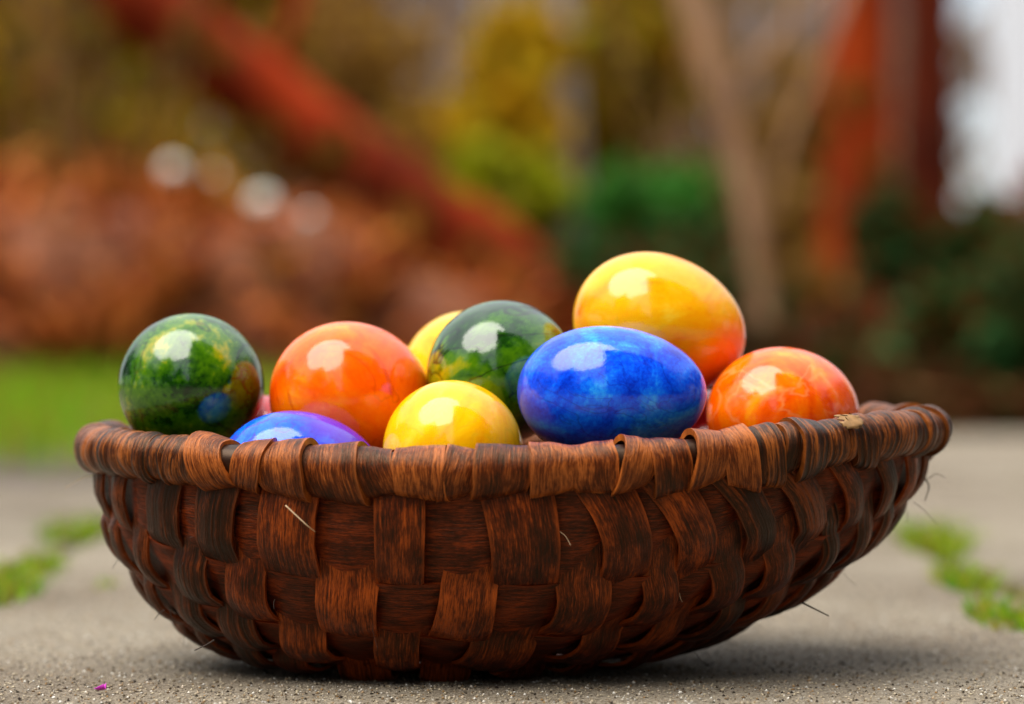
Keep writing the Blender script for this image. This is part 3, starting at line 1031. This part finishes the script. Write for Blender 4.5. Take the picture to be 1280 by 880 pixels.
tag(moss, 'low moss and dry bits growing along the slab joints', 'moss', kind='stuff')

# ------------------------------------------------------------------ shrubs, trunks and the garden behind
def leaf_cloud(blobs, n, size, seed, flat=0.0, clump=26):
    """leaf-sized folded quads in clumps through ellipsoid blobs [(cx,cy,cz,rx,ry,rz)]"""
    g = np.random.default_rng(seed)
    blobs = np.array(blobs, float)
    vol = blobs[:, 3] * blobs[:, 4] * blobs[:, 5]
    nc = max(6, n // clump)
    bi = g.choice(len(blobs), nc, p=vol / vol.sum())
    u = g.normal(size=(nc, 3)); u /= np.linalg.norm(u, axis=1)[:, None]
    rad = g.random(nc) ** 0.42
    cc = blobs[bi, :3] + u * rad[:, None] * blobs[bi, 3:] * (0.88 + 0.24 * g.random((nc, 1)))
    k = n // nc
    sig = 0.16 * np.minimum.reduce(blobs[bi, 3:], axis=1)
    P = np.repeat(cc, k, 0) + g.normal(size=(nc * k, 3)) * np.repeat(sig, k)[:, None]
    m = len(P)
    a = g.normal(size=(m, 3)); a[:, 2] *= (1 - flat); a /= np.linalg.norm(a, axis=1)[:, None]
    b = np.cross(a, g.normal(size=(m, 3))); b /= np.linalg.norm(b, axis=1)[:, None]
    nrm = np.cross(a, b)
    s = size * (0.6 + 0.8 * g.random(m))[:, None]
    V = np.stack([P - a * s, P + b * s * 0.42 + nrm * s * 0.15, P + a * s, P - b * s * 0.42 + nrm * s * 0.15], 1)
    V[:, :, 2] = np.maximum(V[:, :, 2], -0.03)
    q = np.arange(m)[:, None] * 4
    F = np.concatenate([q + np.array([0, 1, 2]), q + np.array([0, 2, 3])], 0)
    return V.reshape(-1, 3).tolist(), F.tolist()

def shrub(name, label, blobs, n, size, mat, stem_mat, seed, cat='shrub', group=None, stems=7):
    cx = sum(b[0] for b in blobs) / len(blobs); cy = sum(b[1] for b in blobs) / len(blobs)
    root = empty(name, (cx, cy, -0.04))
    loc = [(b[0] - cx, b[1] - cy, b[2] + 0.04, b[3], b[4], b[5]) for b in blobs]
    v, f = leaf_cloud(loc, n, size, seed)
    link('foliage', mesh_from('foliage', v, f), mat, root, smooth_shade=False)
    rnd = random.Random(seed)
    for k in range(stems):
        b = rnd.choice(loc)
        tip = Vector((b[0] + rnd.uniform(-.6, .6) * b[3], b[1] + rnd.uniform(-.6, .6) * b[4], b[2] + rnd.uniform(0.0, .7) * b[5]))
        base = Vector((tip.x * 0.4 + rnd.uniform(-.05, .05), tip.y * 0.4, 0.0))
        midp = base.lerp(tip, 0.5) + Vector((rnd.uniform(-.05, .05), rnd.uniform(-.05, .05), 0.05))
        v, f = tube([base, midp, tip], [0.012, 0.008, 0.003], 6)
        link('stem', mesh_from('stem', v, f), stem_mat, root)
    tag(root, label, cat, group)
    return root

def blob(px, py, d, rx, rz, ry=None):
    c = at(px, py, d)
    k = d / FPX
    return (c.x, c.y, c.z, rx * k, (ry if ry else 0.5 * (rx + rz)) * k, rz * k)

M['red_bark'] = bark_mat('red_bark', (0.010, 0.002, 0.001), (0.26, 0.024, 0.002), 8)
M['dark_bark'] = bark_mat('dark_red_bark', (0.02, 0.004, 0.002), (0.14, 0.018, 0.004), 12)
M['orange_bark'] = bark_mat('orange_red_bark', (0.06, 0.006, 0.001), (0.42, 0.050, 0.004), 8)
M['pale_bark'] = bark_mat('pale_bark', (0.20, 0.10, 0.05), (0.44, 0.25, 0.14), 14)
M['grey_bark'] = bark_mat('grey_bark', (0.16, 0.13, 0.12), (0.30, 0.26, 0.25), 14)
M['stem'] = bark_mat('twig_bark', (0.08, 0.04, 0.015), (0.18, 0.09, 0.03), 40)

M['olive_leaf'] = leaf_mat('olive_leaves', [(0.22, 0.15, 0.006), (0.42, 0.30, 0.012), (0.46, 0.24, 0.018), (0.30, 0.09, 0.008), (0.34, 0.33, 0.012)])
M['brown_leaf'] = leaf_mat('fallen_leaves', [(0.20, 0.036, 0.005), (0.42, 0.095, 0.016), (0.52, 0.16, 0.04), (0.30, 0.05, 0.006), (0.40, 0.17, 0.02), (0.14, 0.02, 0.004)], 0.6, 0.2)
M['yellow_leaf'] = leaf_mat('yellow_leaves', [(0.46, 0.24, 0.004), (0.56, 0.36, 0.006), (0.46, 0.20, 0.004), (0.36, 0.30, 0.008)])
M['lime_leaf'] = leaf_mat('lime_leaves', [(0.30, 0.34, 0.006), (0.44, 0.48, 0.015), (0.50, 0.42, 0.01), (0.18, 0.20, 0.006)])
M['green_leaf'] = leaf_mat('green_leaves', [(0.03, 0.15, 0.010), (0.05, 0.24, 0.02), (0.12, 0.32, 0.06), (0.015, 0.09, 0.006)])
M['dark_leaf'] = leaf_mat('dark_green_leaves', [(0.010, 0.045, 0.006), (0.014, 0.07, 0.012), (0.03, 0.12, 0.03), (0.05, 0.03, 0.003), (0.14, 0.025, 0.003)], 0.6, 0.35)
M['added_hedge_leaf'] = leaf_mat('added_hedge_leaves', [(0.010, 0.030, 0.006), (0.016, 0.050, 0.010), (0.03, 0.07, 0.02)], 0.6, 0.15)
M['rust_leaf'] = leaf_mat('rust_leaves', [(0.28, 0.028, 0.004), (0.38, 0.045, 0.006), (0.16, 0.04, 0.008), (0.10, 0.02, 0.004)])
M['heather_leaf'] = leaf_mat('heather_leaves', [(0.10, 0.022, 0.006), (0.03, 0.03, 0.006), (0.16, 0.035, 0.008), (0.02, 0.04, 0.01), (0.06, 0.012, 0.004)], 0.6, 0.3)
M['creeper_leaf'] = leaf_mat('creeper_leaves', [(0.06, 0.03, 0.006), (0.16, 0.10, 0.008), (0.20, 0.05, 0.006), (0.03, 0.012, 0.004), (0.26, 0.15, 0.015)], 0.6, 0.3)
M['twig_leaf'] = leaf_mat('dry_hedge_leaves', [(0.26, 0.12, 0.018), (0.36, 0.19, 0.03), (0.20, 0.11, 0.05), (0.44, 0.25, 0.012), (0.12, 0.05, 0.014)])
M['mauve_leaf'] = leaf_mat('mauve_twigs', [(0.22, 0.13, 0.08), (0.30, 0.18, 0.10), (0.16, 0.11, 0.10), (0.34, 0.20, 0.04)])

# fallen-leaf heap at the left
heap = empty('leaf_heap', (-0.75, 4.4, -0.04))
hb = [blob(60, 375, 5.3, 300, 150, 260), blob(330, 375, 5.2, 230, 130, 220), blob(520, 425, 5.2, 190, 90, 170), blob(-220, 360, 5.4, 260, 170, 240)]
hl = [(b[0] + 0.75, b[1] - 4.4, b[2] + 0.04, b[3], b[4], b[5]) for b in hb]
v, f = leaf_cloud(hl, 15000, 0.030, 61)
link('leaves', mesh_from('leaves', v, f), M['brown_leaf'], heap, smooth_shade=False)
V, F = [], []
for (cx, cy, cz, rx, ry, rz) in hl:
    n0 = len(V)
    for a in range(9):
        for k in range(18):
            t, p = math.pi / 2 * a / 8, 2 * math.pi * k / 18
            q = 0.82 + 0.1 * noise.noise(Vector((a * .7, k * .7, cx * 5)))
            V.append((cx + rx * q * math.cos(t) * math.cos(p), cy + ry * q * math.cos(t) * math.sin(p), max(0, cz * (a > 0)) + rz * q * math.sin(t)))
    for a in range(8):
        for k in range(18):
            F.append((n0 + a * 18 + k, n0 + a * 18 + (k + 1) % 18, n0 + (a + 1) * 18 + (k + 1) % 18, n0 + (a + 1) * 18 + k))
link('heap_core', mesh_from('heap_core', V, F), plain_mat('leaf_mould', (0.14, 0.042, 0.014), 0.95, 0.5, 25), heap)
tag(heap, 'low heap of reddish brown fallen leaves behind the lawn', 'leaf heap')

# leaning red trunk
def trunk(name, label, pts, radii, mat, seed, cat='tree', group=None, limbs=()):
    P = [Vector(p) for p in pts]
    base = Vector((P[0].x, P[0].y, P[0].z))
    root = empty(name, base)
    out, rr = [], []
    for a in range(len(P) - 1):
        for q in range(6):
            t = q / 6
            out.append(P[a].lerp(P[a + 1], t) - base); rr.append(radii[a] * (1 - t) + radii[a + 1] * t)
    out.append(P[-1] - base); rr.append(radii[-1])
    v, f = tube(out, rr, 20, 0.12, True, seed)
    link('trunk', mesh_from('trunk', v, f), mat, root)
    for lp, lr in limbs:
        v, f = tube([Vector(p) - base for p in lp], lr, 12, 0.1)
        link('limb', mesh_from('limb', v, f), mat, root)
    tag(root, label, cat, group)
    return root
dT = 6.0
k6 = dT / FPX
trunk('leaning_tree', 'thick red-barked trunk leaning to the left across the background',
      [at(800, 520, dT), at(640, 345, dT), at(450, 215, dT), at(300, 100, dT), at(170, -10, dT), at(-60, -230, dT), at(-250, -480, dT)],
      [62 * k6, 58 * k6, 54 * k6, 52 * k6, 50 * k6, 46 * k6, 38 * k6], M['red_bark'], 1,
      limbs=[([at(330, 120, dT), at(372, 10, dT + .05), at(395, -120, dT + .1), at(430, -380, dT + .1)], [12 * k6, 10 * k6, 9 * k6, 6 * k6])])
trunk('red_barked_tree', 'upright orange-red tree trunk at the right of the background',
      [at(1060, 530, 6.2), at(1068, 300, 6.2), at(1076, 100, 6.2), at(1085, -300, 6.2), at(1080, -1100, 6.2)],
      [.090, .074, .068, .064, .05], M['orange_bark'], 2)
trunk('dark_barked_tree', 'dark brown upright trunk between the red trunk and the white wall',
      [at(1150, 530, 6.6), at(1160, 300, 6.6), at(1162, 100, 6.6), at(1160, -300, 6.6), at(1165, -1000, 6.6)],
      [.080, .066, .062, .058, .05], M['dark_bark'], 3)
trunk('pale_stem', 'slender pale pinkish brown stem leaning left above the yellow egg',
      [at(962, 520, 5.4), at(955, 380, 5.4), at(930, 220, 5.4), at(890, 90, 5.4), at(850, -40, 5.4), at(800, -240, 5.4), at(770, -520, 5.4)],
      [.014, .017, .022, .027, .030, .026, .018], M['pale_bark'], 4, 'stem',
      limbs=[([at(955, 300, 5.4), at(985, 170, 5.45), at(1040, 40, 5.5), at(1110, -140, 5.5)], [.007, .009, .010, .008]),
             ([at(900, 120, 5.4), at(960, 60, 5.5), at(1040, -40, 5.6)], [.010, .008, .006])])
trunk('grey_stem', 'thin grey stem behind the green shrub in mid background',
      [at(735, 480, 7.2), at(722, 300, 7.2), at(708, 150, 7.2), at(700, -60, 7.2), at(690, -400, 7.2)],
      [.035, .036, .034, .032, .02], M['grey_bark'], 5, 'stem')

shrub('olive_shrub', 'tall olive yellow shrub filling the upper left background',
      [blob(60, 60, 7.2, 240, 220), blob(230, 230, 7.0, 150, 120), blob(-260, 80, 7.2, 240, 260), blob(110, -180, 7.3, 260, 160)], 9000, 0.035, M['olive_leaf'], M['stem'], 71)
shrub('brown_shrub', 'brownish ochre shrub right above the leaning trunk',
      [blob(420, 100, 7.0, 110, 120), blob(360, -60, 7.6, 140, 110), blob(510, 230, 6.8, 100, 90)], 5200, 0.034, M['twig_leaf'], M['stem'], 72)
shrub('ochre_shrub', 'golden yellow leafed shrub in the middle background',
      [blob(625, 160, 6.9, 80, 85), blob(600, 290, 6.9, 60, 60), blob(655, 60, 7.0, 60, 60)], 2600, 0.030, M['yellow_leaf'], M['stem'], 73)
shrub('lime_shrub', 'small lime green shrub beside the end of leaning trunk',
      [blob(610, 235, 6.5, 62, 55), blob(665, 245, 6.5, 50, 50)], 1500, 0.026, M['lime_leaf'], M['stem'], 74)
shrub('green_shrub', 'rounded bright green shrub behind the topmost yellow egg',
      [blob(760, 255, 6.4, 50, 45), blob(830, 250, 6.4, 80, 55), blob(885, 280, 6.5, 45, 60)], 1900, 0.026, M['green_leaf'], M['stem'], 75)
shrub('dark_shrub', 'low dark evergreen shrub under the bright green one',
      [blob(800, 400, 6.0, 150, 110), blob(920, 420, 6.2, 90, 90)], 3600, 0.028, M['dark_leaf'], M['stem'], 76)
shrub('evergreen_shrub', 'dark green shrub at the right behind the paving edge',
      [blob(1210, 445, 4.9, 95, 95), blob(1300, 390, 4.9, 110, 130), blob(1090, 480, 5.0, 80, 55), blob(1450, 400, 5.0, 160, 160)], 5200, 0.028, M['dark_leaf'], M['stem'], 77)
shrub('holly_shrub', 'loose dark green sprays in front of the two upright trunks',
      [blob(1110, 300, 5.6, 50, 60), blob(1225, 300, 5.6, 50, 60), blob(1275, 330, 5.5, 60, 60)], 2600, 0.026, M['dark_leaf'], M['stem'], 87)
shrub('heather_shrub', 'low reddish brown shrub along the paving edge at right',
      [blob(1000, 450, 5.1, 110, 70), blob(1120, 500, 4.7, 120, 40), blob(1260, 510, 4.6, 120, 40)], 2600, 0.026, M['heather_leaf'], M['stem'], 88)
shrub('rust_shrub', 'rust red shrub at the far right edge below the white wall',
      [blob(1300, 300, 5.6, 70, 75), blob(1420, 300, 5.6, 120, 120)], 1500, 0.03, M['rust_leaf'], M['stem'], 78)
shrub('tan_shrub', 'dry tan twiggy shrub between pale stem and red trunk',
      [blob(980, 350, 6.8, 70, 130), blob(1000, 180, 7.0, 70, 120)], 2200, 0.03, M['twig_leaf'], M['stem'], 79)

shrub('bronze_shrub', 'bronze olive leafed shrub above the bright green shrub',
      [blob(790, 60, 7.8, 100, 110), blob(760, 180, 7.8, 70, 60), blob(840, -80, 7.8, 110, 90)], 3600, 0.034, M['olive_leaf'], M['stem'], 83)
shrub('russet_shrub', 'low russet shrub at the foot of the leaning trunk',
      [blob(600, 400, 5.7, 120, 60), blob(700, 420, 5.8, 90, 60)], 1800, 0.028, M['rust_leaf'], M['stem'], 84)

def bare_shrub(label, px0, px1, d, n, mat, seed, r0=.006):
    rnd = random.Random(seed)
    c = at((px0 + px1) / 2, 440, d)
    root = empty('bare_shrub', (c.x, c.y, -0.04))
    w = (px1 - px0) * d / FPX
    for k in range(n):
        bx = rnd.gauss(0, w * .16); tx = rnd.uniform(-.5, .5) * w; h = rnd.uniform(.7, 1.5); ty = rnd.uniform(-.4, .4)
        P = [Vector((bx, ty * .2, 0)), Vector((bx * .7 + tx * .3 + rnd.uniform(-.05, .05), ty * .5, h * .45)), Vector((tx, ty, h))]
        r = r0 * rnd.uniform(.6, 1.7)
        v, f = tube([P[0], P[0].lerp(P[1], .5), P[1], P[1].lerp(P[2], .5) + Vector((rnd.uniform(-.02, .02), 0, 0)), P[2]], [r, r * .95, r * .85, r * .7, r * .4], 6)
        link('branch', mesh_from('branch', v, f), mat, root)
    tag(root, label, 'shrub')
bare_shrub('leafless shrub of thin brown branches around the pale stem', 760, 1060, 6.3, 11, M['stem'], 201, .005)
bare_shrub('leafless brown shrub in the upper left background', -40, 340, 5.9, 20, M['stem'], 202, .006)
bare_shrub('leafless grey twigs between leaning trunk and golden shrub', 440, 700, 7.4, 12, M['grey_bark'], 203)

shrub('ivy', 'brown and olive creeper scattered along the leaning red trunk',
      [blob(230, 60, 5.85, 60, 45), blob(330, 165, 5.85, 55, 35), blob(430, 190, 5.85, 50, 30), blob(500, 290, 5.8, 70, 35), blob(620, 340, 5.8, 60, 40)], 620, 0.026, M['creeper_leaf'], M['stem'], 211, 'creeper', stems=5)
shrub('creeper', 'sparse brown creeper climbing the upright orange red trunk',
      [blob(1050, 120, 6.0, 30, 60), blob(1095, 250, 6.0, 25, 50), blob(1040, 360, 6.0, 40, 40)], 300, 0.024, M['creeper_leaf'], M['stem'], 212, 'creeper', stems=4)

# clipped hedge far behind
hr = empty('back_hedge', (0, 9.5, -0.05))
v, f = leaf_cloud([(-4.2 + 0.62 * i - 0, 0.1 * math.sin(i * 2.1), 0.75, 0.55, 0.5, 1.05) for i in range(10)], 14000, 0.05, 81)
link('foliage', mesh_from('foliage', v, f), M['mauve_leaf'], hr, smooth_shade=False)
rnd = random.Random(5)
for i in range(16):
    x = -4.4 + 0.37 * i
    v, f = tube([(x, 0, 0), (x + rnd.uniform(-.05, .05), 0, .6), (x + rnd.uniform(-.15, .15), 0, 1.3)], [.025, .02, .008], 7)
    link('stem', mesh_from('stem', v, f), M['stem'], hr)
tag(hr, 'mauve grey bare hedge in front of the far board fence', 'hedge')

# weathered board fence behind the hedge
fence = empty('board_fence', (-5.0, 9.95, -0.05))
M['fence'] = bark_mat('weathered_boards', (0.09, 0.060, 0.048), (0.17, 0.115, 0.085), 14)
fb = None
rf = random.Random(8)
for i in range(44):
    bm = bmesh.new()
    bmesh.ops.create_cube(bm, size=1.0)
    bmesh.ops.scale(bm, vec=(0.142, 0.022, 2.2 + rf.uniform(-.02, .02)), verts=bm.verts)
    bmesh.ops.translate(bm, vec=(i * 0.15, rf.uniform(0, .006), 1.1), verts=bm.verts)
    me = bpy.data.meshes.new('board'); bm.to_mesh(me); bm.free()
    link('board', me, M['fence'], fence, smooth_shade=False)
for z in (0.4, 1.8):
    bm = bmesh.new()
    bmesh.ops.create_cube(bm, size=1.0)
    bmesh.ops.scale(bm, vec=(6.6, 0.04, 0.09), verts=bm.verts)
    bmesh.ops.translate(bm, vec=(3.2, 0.04, z), verts=bm.verts)
    me = bpy.data.meshes.new('rail'); bm.to_mesh(me); bm.free()
    link('rail', me, M['fence'], fence, smooth_shade=False)
tag(fence, 'weathered grey brown board fence closing the far background', 'fence')

# white rendered wall at the right
M['render_white'] = plain_mat('white_render', (0.66, 0.67, 0.70), 0.8, 0.05, 12)
bm = bmesh.new()
bmesh.ops.create_cube(bm, size=1.0)
bmesh.ops.scale(bm, vec=(5.0, 0.25, 2.6), verts=bm.verts)
bmesh.ops.translate(bm, vec=(0, 0, 1.3), verts=bm.verts)
me = bpy.data.meshes.new('wall'); bm.to_mesh(me); bm.free()
wr = empty('white_wall', (at(1246, 0, 9.2).x + 2.5, 9.2 - CAM_D, -0.05))
link('wall', me, M['render_white'], wr, smooth_shade=False)
bm = bmesh.new()
bmesh.ops.create_cube(bm, size=1.0)
bmesh.ops.scale(bm, vec=(5.1, 0.34, 0.06), verts=bm.verts)
bmesh.ops.translate(bm, vec=(0, 0, 2.632), verts=bm.verts)
me = bpy.data.meshes.new('coping'); bm.to_mesh(me); bm.free()
link('coping', me, M['joint'], wr, smooth_shade=False)
tag(wr, 'bright white garden wall at the upper right edge', 'wall')

# pale blobs added on the leaf heap to imitate bright blurred highlights
M['highlight_blob'] = plain_mat('pale_highlight', (0.62, 0.62, 0.56), 0.6, 0.2, 60)
def highlight_blob(px, py, d, r, label, seed):
    bm = bmesh.new()
    bmesh.ops.create_icosphere(bm, subdivisions=3, radius=r)
    for vv in bm.verts:
        vv.co *= 1 + 0.18 * noise.noise(vv.co * (1.3 / r) + Vector((seed, 0, 0)))
        vv.co.z *= 0.85
    me = bpy.data.meshes.new('highlight_blob'); bm.to_mesh(me); bm.free()
    o = link('highlight_blob', me, M['highlight_blob'])
    o.location = at(px, py, d)
    tag(o, label, 'highlight_blob', 'pale blobs imitating highlights on the leaf heap')
highlight_blob(216, 212, 5.0, 0.019, 'pale greenish blob imitating a highlight, leftmost on the leaf heap', 1)
highlight_blob(266, 222, 5.1, 0.015, 'small pale blob imitating a highlight, second from left on the leaf heap', 2)
highlight_blob(328, 252, 4.95, 0.023, 'whitest and largest blob imitating a highlight on the leaf heap', 3)
highlight_blob(388, 270, 5.0, 0.012, 'smallest pale blob imitating a highlight, rightmost on the leaf heap', 4)

# ------------------------------------------------------------------ house and trees mirrored in the eggs, then hedges added to dim the low sky
house = empty('house', (0.50, -2.05, -0.05))
def box_part(name, sx, sy, sz, cx, cy, cz, mat, parent):
    bm = bmesh.new()
    bmesh.ops.create_cube(bm, size=1.0)
    bmesh.ops.scale(bm, vec=(sx, sy, sz), verts=bm.verts)
    bmesh.ops.translate(bm, vec=(cx, cy, cz), verts=bm.verts)
    bmesh.ops.bevel(bm, geom=list(bm.edges), offset=0.01, segments=1, affect='EDGES')
    me = bpy.data.meshes.new(name); bm.to_mesh(me); bm.free()
    return link(name, me, mat, parent, smooth_shade=False)
M['clad'] = bark_mat('timber_cladding', (0.03, 0.018, 0.010), (0.08, 0.045, 0.022), 9)
M['roof'] = plain_mat('roof_tile', (0.06, 0.03, 0.022), 0.8, 0.3, 8)
M['frame'] = plain_mat('window_frame', (0.10, 0.06, 0.035), 0.6, 0.1, 10)
gm, gnt, gb = new_mat('window_glass')
gb.inputs['Base Color'].default_value = (0.02, 0.022, 0.025, 1); gb.inputs['Roughness'].default_value = 0.05
box_part('wall', 8.0, 6.0, 8.6, 4.0, -3.0, 4.3, M['clad'], house)
box_part('roof', 8.7, 6.7, 0.25, 4.25, -3.0, 8.74, M['roof'], house)
for wx in (2.0, 5.2):
    for wz in (1.4, 4.0, 6.4):
        fr = box_part('window', 1.3, 0.08, 1.3, wx, 0.03, wz, M['frame'], house)
        box_part('pane', 1.14, 0.04, 1.14, wx, 0.055, wz, gm, fr)
tag(house, 'dark timber house behind the viewer, mirrored in the eggs', 'house')

def tree(loc, h, blobs, n, size, seed, label):
    root = empty('tree', loc)
    v, f = tube([(0, 0, 0), (0.04, 0.02, h * .3), (-0.03, 0.05, h * .6), (0.02, 0, h * .85)], [.14, .11, .08, .03], 12, 0.1)
    link('trunk', mesh_from('trunk', v, f), M['dark_bark'], root)
    rnd = random.Random(seed)
    for b in blobs:
        v, f = tube([(0, 0, h * rnd.uniform(.25, .45)), (b[0] * .5, b[1] * .5, (b[2] + h * .35) / 2), (b[0], b[1], b[2])], [.06, .04, .015], 8)
        link('limb', mesh_from('limb', v, f), M['dark_bark'], root)
    v, f = leaf_cloud(blobs, n, size, seed)
    link('crown', mesh_from('crown', v, f), M['dark_leaf'], root, smooth_shade=False)
    tag(root, label, 'tree', 'trees behind the viewer')
tree((-2.3, -2.9, -0.05), 3.2, [(0, 0, 2.1, .9, .9, .8), (.6, .2, 1.5, .6, .6, .5), (-.6, -.2, 1.7, .7, .7, .6), (.2, 0, 2.9, .5, .5, .5)], 6000, .06, 91, 'leafy tree behind the viewer on the left, mirrored in the eggs')
tree((-1.1, -4.6, -0.05), 2.8, [(0, 0, 1.3, .7, .7, .8), (.5, 0, 0.9, .5, .5, .6), (-.6, .1, 1.0, .6, .5, .7), (0.1, 0, 2.1, .4, .4, .6)], 5000, .06, 92, 'small round tree straight behind the viewer, mirrored in the eggs')
def hedge(label, x0, y0, x1, y1, h, n, seed):  # unseen hedges, added to cut sideways sky light and break the mirrored horizon
    root = empty('added_hedge', (x0, y0, -0.05))
    L = math.hypot(x1 - x0, y1 - y0); k = int(L / 0.6) + 1
    bl = [((x1 - x0) * i / (k - 1), (y1 - y0) * i / (k - 1), h * .5, .5, .5, h * (.5 + .08 * math.sin(i * 1.7))) for i in range(k)]
    v, f = leaf_cloud(bl, n, .07, seed)
    link('foliage', mesh_from('foliage', v, f), M['added_hedge_leaf'], root, smooth_shade=False)
    for b in bl:
        v, f = tube([(b[0], b[1], 0), (b[0] + .03, b[1], h * .4), (b[0], b[1] + .04, h * .8)], [.03, .02, .01], 7)
        link('stem', mesh_from('stem', v, f), M['stem'], root)
    tag(root, label, 'hedge', 'unseen hedges added to shape the low light')
hedge('unseen tall hedge added along the left to block low sky light', -3.6, -7.0, -3.9, 3.6, 2.4, 16000, 95)
hedge('unseen tall hedge added along the right to block low sky light', 3.3, -1.4, 3.6, 4.6, 2.2, 10000, 96)
hedge('unseen low hedge added behind the viewer to break the mirrored horizon', -3.4, -7.2, 0.2, -7.2, 1.3, 7000, 97)
